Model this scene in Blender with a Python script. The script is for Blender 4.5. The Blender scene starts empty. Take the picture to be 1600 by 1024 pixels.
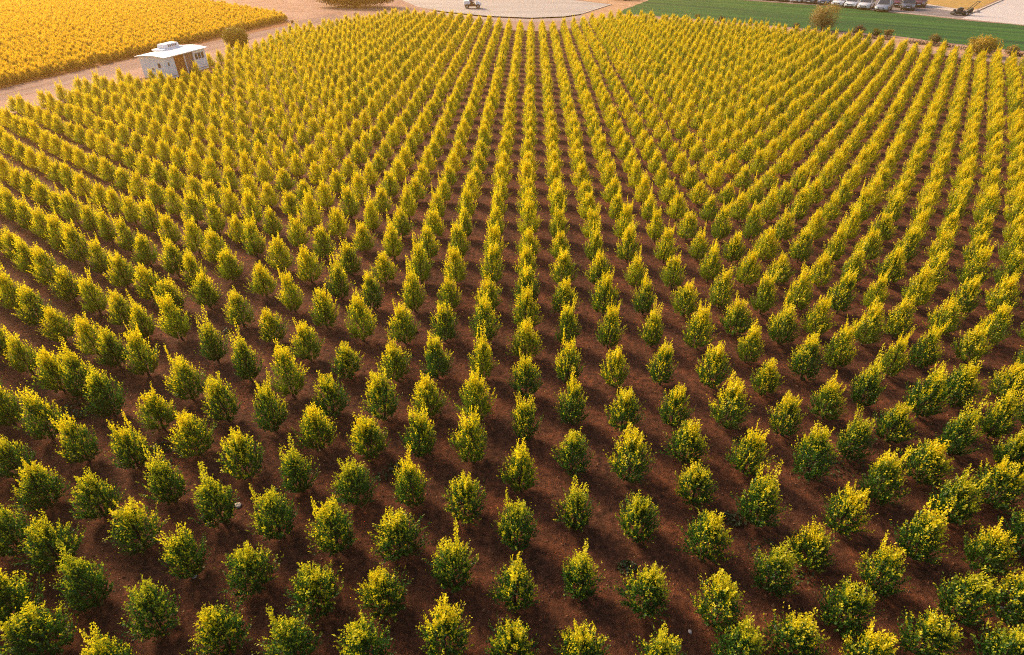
import bpy, bmesh, math, random
import numpy as np
from mathutils import Vector, Matrix, noise

random.seed(7)
rng = np.random.default_rng(7)
scene = bpy.context.scene
C = scene.collection
R = math.radians

# ------------------------------------------------------------------ camera
FPX, HORIZON, CAM_H = 920.0, -120.0, 11.2          # focal length and horizon in photo pixels, metres above the soil
PITCH = math.atan((512 - HORIZON) / FPX)
YAW = math.atan(32.3 * math.cos(PITCH) / FPX)
cam_data = bpy.data.cameras.new('camera')
cam_data.sensor_width = 36.0
cam_data.lens = 36.0 * FPX / 1600.0
cam_data.clip_start, cam_data.clip_end = 0.1, 2000.0
cam = bpy.data.objects.new('camera', cam_data)
cam.location = (0, 0, CAM_H)
cam.rotation_euler = (math.pi / 2 - PITCH, 0, YAW)
C.objects.link(cam)
scene.camera = cam

# ------------------------------------------------------------------ light
SUN_EL, SUN_AZ = R(30), R(-47)                       # azimuth from +Y, negative to the caravan side
SUN_DIR = Vector((math.sin(SUN_AZ) * math.cos(SUN_EL), math.cos(SUN_AZ) * math.cos(SUN_EL), math.sin(SUN_EL)))
world = bpy.data.worlds.new('World')
scene.world = world
world.use_nodes = True
wn = world.node_tree
sky = wn.nodes.new('ShaderNodeTexSky')
sky.sky_type = 'NISHITA'
sky.sun_disc = False
sky.sun_elevation = SUN_EL
sky.sun_rotation = SUN_AZ
sky.dust_density = 3.0
wn.links.new(sky.outputs['Color'], wn.nodes['Background'].inputs['Color'])
wn.nodes['Background'].inputs['Strength'].default_value = 0.15
sun_data = bpy.data.lights.new('sun', 'SUN')
sun_data.energy = 3.9
sun_data.angle = R(13)
sun_data.color = (1.0, 0.79, 0.50)
sun = bpy.data.objects.new('sun', sun_data)
sun.rotation_euler = SUN_DIR.to_track_quat('Z', 'Y').to_euler()
sun.location = SUN_DIR * 200
C.objects.link(sun)
vs = scene.view_settings
vs.view_transform, vs.look, vs.gamma, vs.use_curve_mapping = 'Standard', 'None', 1.0, False
vs.exposure = 0.90
scene.cycles.max_bounces = 8
scene.cycles.transparent_max_bounces = 8
scene.cycles.volume_bounces = 0
scene.cycles.use_denoising = False
scene.cycles.filter_width = 1.1

HAZE_DENSITY, HAZE_ANISO, HAZE_COLOR = 0.0020, 0.855, (1.0, 0.52, 0.12)


def at(px, py, z=0.0):
    """The point at height z that the photograph shows at pixel (px, py)."""
    u, v = px - 800.0, py - 512.0
    fy = math.cos(PITCH) * FPX - math.sin(PITCH) * v
    fz = -math.sin(PITCH) * FPX - math.cos(PITCH) * v
    t = (z - CAM_H) / fz
    x, y = u * t, fy * t
    return Vector((x * math.cos(YAW) - y * math.sin(YAW), x * math.sin(YAW) + y * math.cos(YAW), z))


def project(p):
    x, y, z = p[0], p[1], p[2] - CAM_H
    xc = x * math.cos(YAW) + y * math.sin(YAW)
    yc = -x * math.sin(YAW) + y * math.cos(YAW)
    d = yc * math.cos(PITCH) - z * math.sin(PITCH)
    if d < 0.1:
        return None
    return 800 + FPX * xc / d, 512 + FPX * (-z * math.cos(PITCH) - yc * math.sin(PITCH)) / d, d


# ------------------------------------------------------------------ materials
def mat(name, color, rough=0.8, metallic=0.0, spec=0.3, noise_amt=0.0, noise_scale=5.0, color2=None, bump=0.0, bump_scale=40.0,
        coat=0.0, stretch=None, rot=0.0, transmission=0.0):
    m = bpy.data.materials.new(name)
    m.use_nodes = True
    nt = m.node_tree
    b = nt.nodes['Principled BSDF']
    b.inputs['Base Color'].default_value = (*color, 1)
    b.inputs['Roughness'].default_value = rough
    b.inputs['Metallic'].default_value = metallic
    b.inputs['Specular IOR Level'].default_value = spec
    b.inputs['Coat Weight'].default_value = coat
    b.inputs['Transmission Weight'].default_value = transmission
    tc = nt.nodes.new('ShaderNodeTexCoord')
    mp = nt.nodes.new('ShaderNodeMapping')
    mp.inputs['Rotation'].default_value[2] = rot
    if stretch:
        mp.inputs['Scale'].default_value = stretch
    nt.links.new(tc.outputs['Object'], mp.inputs['Vector'])
    if color2 is not None:
        n = nt.nodes.new('ShaderNodeTexNoise')
        n.inputs['Scale'].default_value = noise_scale
        n.inputs['Detail'].default_value = 6
        n.inputs['Roughness'].default_value = 0.65
        nt.links.new(mp.outputs['Vector'], n.inputs['Vector'])
        r = nt.nodes.new('ShaderNodeValToRGB')
        r.color_ramp.elements[0].position = 0.36
        r.color_ramp.elements[1].position = 0.66
        r.color_ramp.elements[0].color = (*color, 1)
        r.color_ramp.elements[1].color = (*color2, 1)
        nt.links.new(n.outputs['Fac'], r.inputs['Fac'])
        nt.links.new(r.outputs['Color'], b.inputs['Base Color'])
    if bump:
        n2 = nt.nodes.new('ShaderNodeTexNoise')
        n2.inputs['Scale'].default_value = bump_scale
        n2.inputs['Detail'].default_value = 8
        nt.links.new(tc.outputs['Object'], n2.inputs['Vector'])
        bp = nt.nodes.new('ShaderNodeBump')
        bp.inputs['Strength'].default_value = bump
        bp.inputs['Distance'].default_value = 0.05
        nt.links.new(n2.outputs['Fac'], bp.inputs['Height'])
        nt.links.new(bp.outputs['Normal'], b.inputs['Normal'])
    return m


def leaf_material(name, green, green2, gold, gold2, translucent=0.42, mid=None, along=None):
    """Leaves that turn from green to gold with the mesh attribute gold; each tree a little different."""
    m = bpy.data.materials.new(name)
    m.use_nodes = True
    nt = m.node_tree
    nt.nodes.clear()
    N, L = nt.nodes.new, nt.links.new
    out = N('ShaderNodeOutputMaterial')
    at_g = N('ShaderNodeAttribute'); at_g.attribute_name = 'gold'
    at_r = N('ShaderNodeAttribute'); at_r.attribute_name = 'shade'
    oi = N('ShaderNodeObjectInfo')
    mix_g = N('ShaderNodeMix'); mix_g.data_type = 'RGBA'
    mix_g.inputs[6].default_value, mix_g.inputs[7].default_value = (*green, 1), (*green2, 1)
    L(at_r.outputs['Fac'], mix_g.inputs[0])
    mix_y = N('ShaderNodeMix'); mix_y.data_type = 'RGBA'
    mix_y.inputs[6].default_value, mix_y.inputs[7].default_value = (*gold, 1), (*gold2, 1)
    L(at_r.outputs['Fac'], mix_y.inputs[0])
    shift = N('ShaderNodeMapRange')
    shift.inputs['To Min'].default_value, shift.inputs['To Max'].default_value = -0.18, 0.18
    L(oi.outputs['Random'], shift.inputs['Value'])
    add = N('ShaderNodeMath'); add.operation = 'ADD'; add.use_clamp = True
    L(at_g.outputs['Fac'], add.inputs[0]); L(shift.outputs['Result'], add.inputs[1])
    if along:                                          # leaf colour made more golden with distance, painting in the sunlit look of far crowns
        sep = N('ShaderNodeSeparateXYZ'); L(oi.outputs['Location'], sep.inputs[0])
        mr = N('ShaderNodeMapRange')
        mr.inputs['From Min'].default_value, mr.inputs['From Max'].default_value, mr.inputs['To Min'].default_value, mr.inputs['To Max'].default_value = along
        L(sep.outputs['Y'], mr.inputs['Value'])
        add2 = N('ShaderNodeMath'); add2.operation = 'ADD'; add2.use_clamp = True
        L(add.outputs[0], add2.inputs[0]); L(mr.outputs['Result'], add2.inputs[1])
        add.use_clamp = False
        add = add2
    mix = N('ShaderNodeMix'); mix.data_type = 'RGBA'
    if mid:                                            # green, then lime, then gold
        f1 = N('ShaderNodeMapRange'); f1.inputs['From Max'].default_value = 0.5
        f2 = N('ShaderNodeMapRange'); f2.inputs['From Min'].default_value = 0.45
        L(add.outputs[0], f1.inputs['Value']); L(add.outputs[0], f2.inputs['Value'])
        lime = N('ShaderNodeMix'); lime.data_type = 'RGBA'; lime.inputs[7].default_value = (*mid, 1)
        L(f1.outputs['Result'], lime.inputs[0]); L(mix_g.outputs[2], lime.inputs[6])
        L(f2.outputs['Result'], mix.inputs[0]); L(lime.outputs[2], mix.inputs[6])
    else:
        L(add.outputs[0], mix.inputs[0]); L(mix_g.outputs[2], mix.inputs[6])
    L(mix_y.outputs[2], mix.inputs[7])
    b = N('ShaderNodeBsdfPrincipled')
    b.inputs['Roughness'].default_value = 0.45
    b.inputs['Specular IOR Level'].default_value = 0.35
    L(mix.outputs[2], b.inputs['Base Color'])
    t = N('ShaderNodeBsdfTranslucent')
    L(mix.outputs[2], t.inputs['Color'])
    ms = N('ShaderNodeMixShader')
    ms.inputs[0].default_value = translucent
    L(b.outputs[0], ms.inputs[1]); L(t.outputs[0], ms.inputs[2])
    L(ms.outputs[0], out.inputs['Surface'])
    return m


def soil_material():
    m = bpy.data.materials.new('red_soil')
    m.use_nodes = True
    nt = m.node_tree
    N, L = nt.nodes.new, nt.links.new
    b = nt.nodes['Principled BSDF']
    b.inputs['Roughness'].default_value = 0.95
    b.inputs['Specular IOR Level'].default_value = 0.15
    tc = N('ShaderNodeTexCoord')

    def tex(scale, detail=6, rough=0.6, vec=None):
        n = N('ShaderNodeTexNoise')
        n.inputs['Scale'].default_value, n.inputs['Detail'].default_value, n.inputs['Roughness'].default_value = scale, detail, rough
        L(vec or tc.outputs['Object'], n.inputs['Vector'])
        return n.outputs['Fac']

    def ramp(fac, stops):
        r = N('ShaderNodeValToRGB')
        e = r.color_ramp.elements
        e[0].position, e[0].color = stops[0][0], (*stops[0][1], 1)
        e[1].position, e[1].color = stops[-1][0], (*stops[-1][1], 1)
        for p, c in stops[1:-1]:
            k = e.new(p); k.color = (*c, 1)
        L(fac, r.inputs['Fac'])
        return r.outputs['Color']
    broad = ramp(tex(0.75, 7, 0.68), [(0.3, (0.085, 0.036, 0.020)), (0.5, (0.132, 0.049, 0.025)), (0.72, (0.205, 0.066, 0.028))])
    fine = ramp(tex(6.0, 9, 0.80), [(0.38, (0.30, 0.28, 0.28)), (0.5, (1.0, 1.0, 1.0)), (0.64, (1.7, 1.6, 1.5))])
    mul = N('ShaderNodeMix'); mul.data_type = 'RGBA'; mul.blend_type = 'MULTIPLY'; mul.inputs[0].default_value = 0.85
    L(broad, mul.inputs[6]); L(fine, mul.inputs[7])
    # clods and cracks, and faint marks of the cultivator along the rows
    vor = N('ShaderNodeTexVoronoi'); vor.feature = 'DISTANCE_TO_EDGE'; vor.inputs['Scale'].default_value = 5.5
    wob = N('ShaderNodeMix'); wob.data_type = 'RGBA'; wob.inputs[0].default_value = 0.25
    nw = N('ShaderNodeTexNoise'); nw.inputs['Scale'].default_value = 4
    L(tc.outputs['Object'], nw.inputs['Vector'])
    L(tc.outputs['Object'], wob.inputs[6]); L(nw.outputs['Color'], wob.inputs[7])
    L(wob.outputs[2], vor.inputs['Vector'])
    crack = ramp(vor.outputs['Distance'], [(0.0, (0.35, 0.33, 0.33)), (0.05, (1, 1, 1))])
    mul2 = N('ShaderNodeMix'); mul2.data_type = 'RGBA'; mul2.blend_type = 'MULTIPLY'; mul2.inputs[0].default_value = 0.5
    L(mul.outputs[2], mul2.inputs[6]); L(crack, mul2.inputs[7])
    mp = N('ShaderNodeMapping'); mp.inputs['Scale'].default_value = (5.0, 0.35, 1)
    L(tc.outputs['Object'], mp.inputs['Vector'])
    streak = ramp(tex(1.6, 6, 0.65, mp.outputs['Vector']), [(0.3, (0.78, 0.76, 0.76)), (0.7, (1.18, 1.15, 1.12))])
    mul3 = N('ShaderNodeMix'); mul3.data_type = 'RGBA'; mul3.blend_type = 'MULTIPLY'; mul3.inputs[0].default_value = 0.8
    L(mul2.outputs[2], mul3.inputs[6]); L(streak, mul3.inputs[7])
    L(mul3.outputs[2], b.inputs['Base Color'])
    h = N('ShaderNodeMath'); h.operation = 'ADD'
    L(tex(7.0, 10, 0.7), h.inputs[0]); L(tex(38.0, 6, 0.7), h.inputs[1])
    bp = N('ShaderNodeBump'); bp.inputs['Strength'].default_value = 1.0; bp.inputs['Distance'].default_value = 0.09
    L(h.outputs[0], bp.inputs['Height']); L(bp.outputs['Normal'], b.inputs['Normal'])
    return m


M = {}
M['soil'] = soil_material()
M['dirt'] = mat('tan_dirt', (0.25, 0.14, 0.105), 0.95, spec=0.1, color2=(0.36, 0.22, 0.17), noise_scale=0.25, bump=0.5, bump_scale=6)
M['sand'] = mat('sandy_verge', (0.36, 0.19, 0.10), 0.95, spec=0.1, color2=(0.50, 0.31, 0.19), noise_scale=0.8, bump=0.4, bump_scale=8)
M['crop_soil'] = mat('crop_soil', (0.20, 0.075, 0.035), 0.95, spec=0.1, color2=(0.27, 0.11, 0.05), noise_scale=0.7)
M['grass'] = mat('lawn_grass', (0.014, 0.052, 0.018), 0.9, spec=0.1, color2=(0.050, 0.140, 0.020), noise_scale=1.1, bump=0.8, bump_scale=14, stretch=(0.02, 0.32, 1))
M['dry_grass'] = mat('dry_grass', (0.36, 0.20, 0.05), 0.95, spec=0.1, color2=(0.46, 0.29, 0.10), noise_scale=0.9, bump=0.8, bump_scale=9)
M['asphalt'] = mat('worn_asphalt', (0.16, 0.125, 0.125), 0.9, color2=(0.23, 0.185, 0.18), noise_scale=0.35, bump=0.2, bump_scale=30)
M['lot'] = mat('pale_lot', (0.31, 0.26, 0.235), 0.9, color2=(0.39, 0.335, 0.305), noise_scale=0.16, bump=0.15, bump_scale=30, stretch=(0.4, 1.6, 1))
M['concrete'] = mat('pale_concrete', (0.46, 0.38, 0.35), 0.85, color2=(0.55, 0.47, 0.44), noise_scale=0.5, bump=0.15, bump_scale=25, stretch=(0.25, 2.0, 1))
M['kerb'] = mat('kerb_stone', (0.50, 0.38, 0.30), 0.9, color2=(0.60, 0.48, 0.40), noise_scale=2)
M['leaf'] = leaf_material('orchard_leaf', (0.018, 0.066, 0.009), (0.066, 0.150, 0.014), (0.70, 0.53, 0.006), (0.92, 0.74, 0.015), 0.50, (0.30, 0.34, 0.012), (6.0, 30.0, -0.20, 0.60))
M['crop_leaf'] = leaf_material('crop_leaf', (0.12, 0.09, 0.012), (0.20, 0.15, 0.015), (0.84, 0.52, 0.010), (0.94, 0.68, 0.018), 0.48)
M['olive_leaf'] = leaf_material('olive_leaf', (0.055, 0.075, 0.008), (0.11, 0.125, 0.012), (0.30, 0.23, 0.012), (0.38, 0.30, 0.02), 0.3)
M['ochre_leaf'] = leaf_material('ochre_leaf', (0.075, 0.062, 0.018), (0.14, 0.11, 0.030), (0.50, 0.32, 0.06), (0.58, 0.40, 0.10), 0.3)
M['amber_leaf'] = leaf_material('amber_leaf', (0.065, 0.065, 0.012), (0.12, 0.11, 0.016), (0.50, 0.30, 0.02), (0.62, 0.42, 0.03), 0.3)
M['brown_leaf'] = leaf_material('brown_leaf', (0.055, 0.030, 0.018), (0.095, 0.052, 0.028), (0.16, 0.085, 0.035), (0.22, 0.13, 0.05), 0.25)
M['weed_leaf'] = leaf_material('weed_leaf', (0.035, 0.055, 0.014), (0.065, 0.085, 0.022), (0.10, 0.11, 0.03), (0.14, 0.14, 0.04), 0.25)
M['bark'] = mat('bark', (0.055, 0.030, 0.020), 0.9, color2=(0.10, 0.060, 0.040), noise_scale=14, bump=0.5, bump_scale=40)
M['stone'] = mat('pale_stone', (0.42, 0.32, 0.27), 0.9, color2=(0.58, 0.48, 0.42), noise_scale=9, bump=0.5, bump_scale=30)
M['white'] = mat('white_paint', (0.82, 0.80, 0.80), 0.5, color2=(0.88, 0.87, 0.87), noise_scale=1.6)
M['roof_white'] = mat('white_roof_sheet', (0.86, 0.85, 0.85), 0.4, color2=(0.90, 0.90, 0.90), noise_scale=0.9)
M['dark_gap'] = mat('dark_interior', (0.030, 0.022, 0.020), 0.8)
M['brown_door'] = mat('brown_door', (0.30, 0.085, 0.018), 0.6, color2=(0.38, 0.13, 0.03), noise_scale=3)
M['grey_door'] = mat('grey_brown_door', (0.19, 0.14, 0.14), 0.6, color2=(0.25, 0.18, 0.17), noise_scale=3)
M['glass'] = mat('window_glass', (0.045, 0.055, 0.07), 0.06, spec=0.8)
M['rubber'] = mat('tyre_rubber', (0.018, 0.017, 0.017), 0.85)
M['black'] = mat('black_metal', (0.022, 0.021, 0.022), 0.5, color2=(0.035, 0.033, 0.033), noise_scale=7)
M['steel'] = mat('grey_metal', (0.30, 0.30, 0.31), 0.35, metallic=0.8)
M['lamp_glass'] = mat('lamp_glass', (0.70, 0.70, 0.72), 0.15, spec=0.7)
M['tail_red'] = mat('tail_lamp_red', (0.35, 0.02, 0.015), 0.2, spec=0.6)
M['orange_lamp'] = mat('orange_indicator', (0.65, 0.22, 0.04), 0.25, spec=0.6)
M['skin'] = mat('skin', (0.42, 0.24, 0.17), 0.6)
M['blue_cloth'] = mat('blue_cloth', (0.06, 0.11, 0.38), 0.9)
M['dark_cloth'] = mat('dark_cloth', (0.025, 0.027, 0.04), 0.9)
M['hair'] = mat('dark_hair', (0.02, 0.014, 0.010), 0.7)
M['maroon_frame'] = mat('maroon_frame', (0.085, 0.025, 0.025), 0.45)


# ------------------------------------------------------------------ building
class MB:
    """Collects shapes of one mesh object."""
    def __init__(self):
        self.v, self.f, self.m, self.mats = [], [], [], []

    def mi(self, m):
        if m not in self.mats:
            self.mats.append(m)
        return self.mats.index(m)

    def add(self, verts, faces, m):
        o = len(self.v)
        self.v += [tuple(p) for p in verts]
        self.f += [tuple(o + i for i in fc) for fc in faces]
        self.m += [self.mi(m)] * len(faces)
        return self

    def box(self, c, s, m, rot=None, taper=1.0, bevel=0.0):
        hx, hy, hz = s[0] / 2, s[1] / 2, s[2] / 2
        bm = bmesh.new()
        bmesh.ops.create_cube(bm, size=1)
        for v in bm.verts:
            k = taper if v.co.z > 0 else 1.0
            v.co = Vector((v.co.x * 2 * hx * k, v.co.y * 2 * hy * k, v.co.z * 2 * hz))
        if bevel:
            bmesh.ops.bevel(bm, geom=list(bm.edges), offset=bevel, segments=2, affect='EDGES')
        mt = Matrix.Translation(c) @ (rot.to_4x4() if rot else Matrix())
        bm.verts.index_update()
        self.add([mt @ v.co for v in bm.verts], [[v.index for v in f.verts] for f in bm.faces], m)
        bm.free()
        return self

    def tube(self, pts, radii, m, n=6, cap=True):
        pts = [Vector(p) for p in pts]
        vs_, fs = [], []
        for i, p in enumerate(pts):
            d = (pts[min(i + 1, len(pts) - 1)] - pts[max(i - 1, 0)]).normalized()
            a = d.orthogonal().normalized() if abs(d.z) > 0.95 else d.cross(Vector((0, 0, 1))).normalized()
            b = d.cross(a)
            for k in range(n):
                t = 2 * math.pi * k / n
                vs_.append(p + (a * math.cos(t) + b * math.sin(t)) * radii[i])
        for i in range(len(pts) - 1):
            for k in range(n):
                fs.append((i * n + k, i * n + (k + 1) % n, (i + 1) * n + (k + 1) % n, (i + 1) * n + k))
        if cap:
            fs.append(tuple(range(n))[::-1])
            fs.append(tuple((len(pts) - 1) * n + k for k in range(n)))
        return self.add(vs_, fs, m)

    def cyl(self, c, axis, r, h, m, n=16):
        a = Vector(axis).normalized()
        c = Vector(c)
        return self.tube([c - a * h / 2, c + a * h / 2], [r, r], m, n)

    def loft(self, rings, m, cap=True):
        n = len(rings[0])
        vs_ = [p for r in rings for p in r]
        fs = []
        for i in range(len(rings) - 1):
            for k in range(n):
                fs.append((i * n + k, i * n + (k + 1) % n, (i + 1) * n + (k + 1) % n, (i + 1) * n + k))
        if cap:
            fs.append(tuple(range(n))[::-1])
            fs.append(tuple((len(rings) - 1) * n + k for k in range(n)))
        return self.add(vs_, fs, m)

    def build(self, name, parent=None, smooth=False):
        me = bpy.data.meshes.new(name)
        me.from_pydata(self.v, [], self.f)
        for m in self.mats:
            me.materials.append(m)
        me.polygons.foreach_set('material_index', self.m)
        bm = bmesh.new()
        bm.from_mesh(me)
        bmesh.ops.recalc_face_normals(bm, faces=bm.faces)
        bm.to_mesh(me)
        bm.free()
        if smooth:
            me.polygons.foreach_set('use_smooth', [True] * len(me.polygons))
            try:
                me.set_sharp_from_angle(angle=R(38))
            except Exception:
                pass
        o = bpy.data.objects.new(name, me)
        C.objects.link(o)
        if parent:
            o.parent = parent
        return o


def tag(o, label=None, cat=None, group=None, kind=None):
    if label: o['label'] = label
    if cat: o['category'] = cat
    if group: o['group'] = group
    if kind: o['kind'] = kind
    return o


def thing(name, label, cat, loc, rz=0.0, group=None):
    o = bpy.data.objects.new(name, None)
    o.empty_display_size = 0.2
    o.location = loc
    o.rotation_euler = (0, 0, rz)
    C.objects.link(o)
    return tag(o, label, cat, group)


def copy_tree(o, parent=None):
    c = o.copy()
    C.objects.link(c)
    if parent:
        c.parent = parent
    for ch in list(o.children):
        copy_tree(ch, c)
    return c


def rough_outline(pts, step, amp):
    out = []
    n = len(pts)
    for i in range(n):
        a, b = pts[i], pts[(i + 1) % n]
        k = max(1, min(140, int((b - a).length / step)))
        nrm = Vector((-(b - a).y, (b - a).x, 0)).normalized()
        for j in range(k):
            p = a.lerp(b, j / k)
            w = (noise.noise(Vector((p.x * 0.35, p.y * 0.35, 1.7))) + 0.6 * noise.noise(Vector((p.x * 1.6, p.y * 1.6, 5.2)))) * amp
            out.append(p + nrm * w)
    return out


def sheet(name, px, z, m, amp=0.0, step=0.8, rz=0.0, label=None):
    pts = [at(x, y) for x, y in px]
    if amp:
        pts = rough_outline(pts, step, amp)
    o0 = pts[0].copy()
    inv = Matrix.Rotation(-rz, 3, 'Z')
    bm = bmesh.new()
    f = bm.faces.new([bm.verts.new(inv @ (Vector((p.x, p.y, 0)) - Vector((o0.x, o0.y, 0)))) for p in pts])
    bmesh.ops.triangulate(bm, faces=[f])
    bmesh.ops.recalc_face_normals(bm, faces=bm.faces)
    if bm.faces and sum(fc.normal.z * fc.calc_area() for fc in bm.faces) < 0:
        bmesh.ops.reverse_faces(bm, faces=bm.faces)
    me = bpy.data.meshes.new(name)
    bm.to_mesh(me)
    bm.free()
    me.materials.append(m)
    o = bpy.data.objects.new(name, me)
    o.location = (o0.x, o0.y, z)
    o.rotation_euler = (0, 0, rz)
    C.objects.link(o)
    tag(o, kind='structure')
    return o


def inside(p, poly):
    x, y, c = p[0], p[1], False
    j = len(poly) - 1
    for i in range(len(poly)):
        xi, yi, xj, yj = poly[i][0], poly[i][1], poly[j][0], poly[j][1]
        if (yi > y) != (yj > y) and x < (xj - xi) * (y - yi) / (yj - yi) + xi:
            c = not c
        j = i
    return c


def leaf_mesh(name, pos, nrm, ups, size, gold, shade, m):
    """One leaf a folded four-cornered blade: arrays of centre, normal, pointing direction, length, gold share, shade."""
    n = len(pos)
    ups = ups / np.linalg.norm(ups, axis=1, keepdims=True)
    side = np.cross(ups, nrm)
    side /= np.linalg.norm(side, axis=1, keepdims=True) + 1e-9
    nn = np.cross(side, ups)
    L_, W = size[:, None], size[:, None] * 0.30
    base = pos - ups * L_ * 0.5
    tip = pos + ups * L_ * 0.5 - nn * L_ * 0.10
    l_ = pos - side * W + nn * W * 0.45
    r_ = pos + side * W + nn * W * 0.45
    v = np.stack([base, r_, tip, l_], axis=1).reshape(-1, 3)
    idx = np.arange(n)[:, None] * 4
    tri = np.concatenate([idx + np.array([[0, 1, 2]]), idx + np.array([[0, 2, 3]])], axis=1).reshape(-1, 3)
    me = bpy.data.meshes.new(name)
    me.vertices.add(len(v)); me.vertices.foreach_set('co', v.astype(np.float32).ravel())
    me.loops.add(tri.size); me.loops.foreach_set('vertex_index', tri.astype(np.int32).ravel())
    me.polygons.add(len(tri)); me.polygons.foreach_set('loop_start', (np.arange(len(tri)) * 3).astype(np.int32))
    for nm, val in (('gold', gold), ('shade', shade)):
        a = me.attributes.new(nm, 'FLOAT', 'FACE')
        a.data.foreach_set('value', np.repeat(np.clip(val, 0, 1), 2).astype(np.float32))
    me.update(calc_edges=True)
    me.validate()
    me.materials.append(m)
    return me

# ------------------------------------------------------------------ the setting
GROUND = [(-420, -320, 0), (420, -320, 0), (420, 330, 0), (-420, 330, 0)]
gm = MB()
gm.add([(-420, -60, 0), (420, -60, 0), (420, 360, 0), (-420, 360, 0)], [(0, 1, 2, 3)], M['dirt'])
tag(gm.build('ground'), kind='structure')

ORCHARD_PX = [(-420, 300), (0, 184), (70, 163), (130, 146), (165, 136), (230, 121), (345, 97), (450, 57), (560, 37), (640, 28), (700, 31), (757, 40), (800, 47),
              (828, 49), (862, 48), (900, 43), (935, 35), (965, 30), (1100, 41), (1240, 57), (1390, 76), (1600, 104), (2050, 165), (2300, 1500), (800, 2100), (-900, 1500)]
ORCHARD = [at(x, y) for x, y in ORCHARD_PX[:-3]]
ORCHARD += [Vector((34, -6, 0)), Vector((-34, -6, 0))]
def world_sheet(name, pts, z, m, amp, step):
    o0 = pts[0].copy()
    pts = rough_outline(pts, step, amp)
    bm = bmesh.new()
    f = bm.faces.new([bm.verts.new(Vector((p.x, p.y, 0))) for p in pts])
    bmesh.ops.triangulate(bm, faces=[f])
    if sum(fc.normal.z * fc.calc_area() for fc in bm.faces) < 0:
        bmesh.ops.reverse_faces(bm, faces=bm.faces)
    me = bpy.data.meshes.new(name)
    bm.to_mesh(me); bm.free()
    me.materials.append(m)
    o = bpy.data.objects.new(name, me)
    o.location.z = z
    C.objects.link(o)
    return tag(o, kind='structure')
world_sheet('orchard_soil', ORCHARD, 0.016, M['soil'], 0.35, 0.7)

CROP_PX = [(-500, 262), (0, 139), (230, 87), (458, 38), (440, 29), (400, 21), (282, 0), (150, -25), (-700, -40)]
sheet('crop_soil', CROP_PX, 0.008, M['crop_soil'], 0.25)
road_dir = (at(440, 42) - at(0, 150)).normalized()
ROAD_RZ = math.atan2(road_dir.y, road_dir.x)
m_road = mat('dirt_road', (0.16, 0.092, 0.078), 0.95, spec=0.1, color2=(0.28, 0.18, 0.155), noise_scale=1.1, stretch=(0.06, 1.6, 1), bump=0.3, bump_scale=8)
sheet('dirt_road', [(-420, 258), (0, 158), (230, 104), (350, 74), (450, 46), (540, 30), (520, 22), (440, 38), (330, 66), (230, 90), (0, 143), (-420, 243)], 0.004, m_road, 0.25, rz=ROAD_RZ)
sheet('paved_lot', [(600, -12), (652, 11), (700, 19), (760, 25), (830, 28), (880, 26), (908, 22), (955, 7), (880, -1), (760, -10)], 0.008, M['lot'], 0.10)
sheet('dirt_track', [(655, 15), (700, 24), (760, 31), (830, 34.5), (885, 33), (915, 27), (960, 10), (957, 9), (910, 23.5), (882, 28), (830, 30), (760, 27.2), (700, 20.6)], 0.004,
      mat('rutted_earth', (0.27, 0.19, 0.165), 0.95, color2=(0.36, 0.25, 0.20), noise_scale=0.9), 0.08)

edge_dir = (at(1300, 10) - at(1149, 0)).normalized()
EDGE_RZ = math.atan2(edge_dir.y, edge_dir.x)
AWAY = Vector((-edge_dir.y, edge_dir.x, 0))
LAWN_PX = [(962, 21), (1014, 0), (1040, -10), (1080, -8), (1149, 0), (1300, 10.5), (1600, 41), (1900, 72), (1900, 116), (1600, 80), (1510, 71), (1393, 56), (1232, 43), (1100, 31)]
sheet('lawn', LAWN_PX, 0.012, M['grass'], 0.40, rz=EDGE_RZ)
sheet('verge', [(955, 24), (1100, 33), (1232, 45), (1393, 57), (1510, 72.5), (1600, 82), (1900, 118), (1900, 140), (1600, 97), (1390, 71), (1240, 53), (1100, 39), (965, 29)], 0.004, M['sand'], 0.25)
sheet('sandy_corner', [(880, -3), (957, 7), (908, 23), (935, 33), (962, 22), (1012, 1), (1030, -8), (940, -10)], 0.006, M['sand'], 0.15)
sheet('parking_lot', [(1060, -12), (1149, -1.2), (1300, 9.2), (1400, 19.3), (1500, 29.5), (1530, 27), (1545, 24), (1490, 17), (1440, 9.5), (1436, 0), (1425, -12), (1300, -22), (1150, -20)], 0.008, M['asphalt'], 0.05, rz=EDGE_RZ)
sheet('footpath', [(1436, 6), (1441, 10.5), (1490, 18), (1520, 21), (1524, 18), (1485, 12.5), (1445, 6)], 0.012, M['kerb'], 0.05)
sheet('dry_grass_plot', [(1436, 5.5), (1420, -12), (1560, -16), (1580, -9), (1522, 16.5), (1485, 12), (1445, 5.6)], 0.008, M['dry_grass'], 0.2, rz=EDGE_RZ)
sheet('concrete_apron', [(1502, 29.6), (1600, 39.3), (1900, 70), (1950, 10), (1700, -20), (1590, -10), (1530, 18)], 0.012, M['concrete'], 0.05, rz=EDGE_RZ)


def strip_wall(name, px, w, h, m):
    """A kerb: a low bar of real height along a line."""
    mb = MB()
    pts = [at(x, y) for x, y in px]
    for a, b in zip(pts[:-1], pts[1:]):
        d = (b - a)
        mb.box((a + b) / 2 + Vector((0, 0, h / 2)), (d.length, w, h), m, Matrix.Rotation(math.atan2(d.y, d.x), 3, 'Z'), bevel=0.02)
    return tag(mb.build(name), kind='structure')


strip_wall('kerb', [(1153, -0.4), (1300, 9.8), (1400, 19.9), (1500, 30.1), (1600, 40.2), (1900, 71)], 0.28, 0.10, M['kerb'])
strip_wall('kerb', [(1512, 23), (1528, 17), (1586, -8)], 0.3, 0.12, M['kerb'])
strip_wall('kerb', [(908, 22.6), (955, 7.6)], 0.25, 0.10, M['kerb'])

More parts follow.
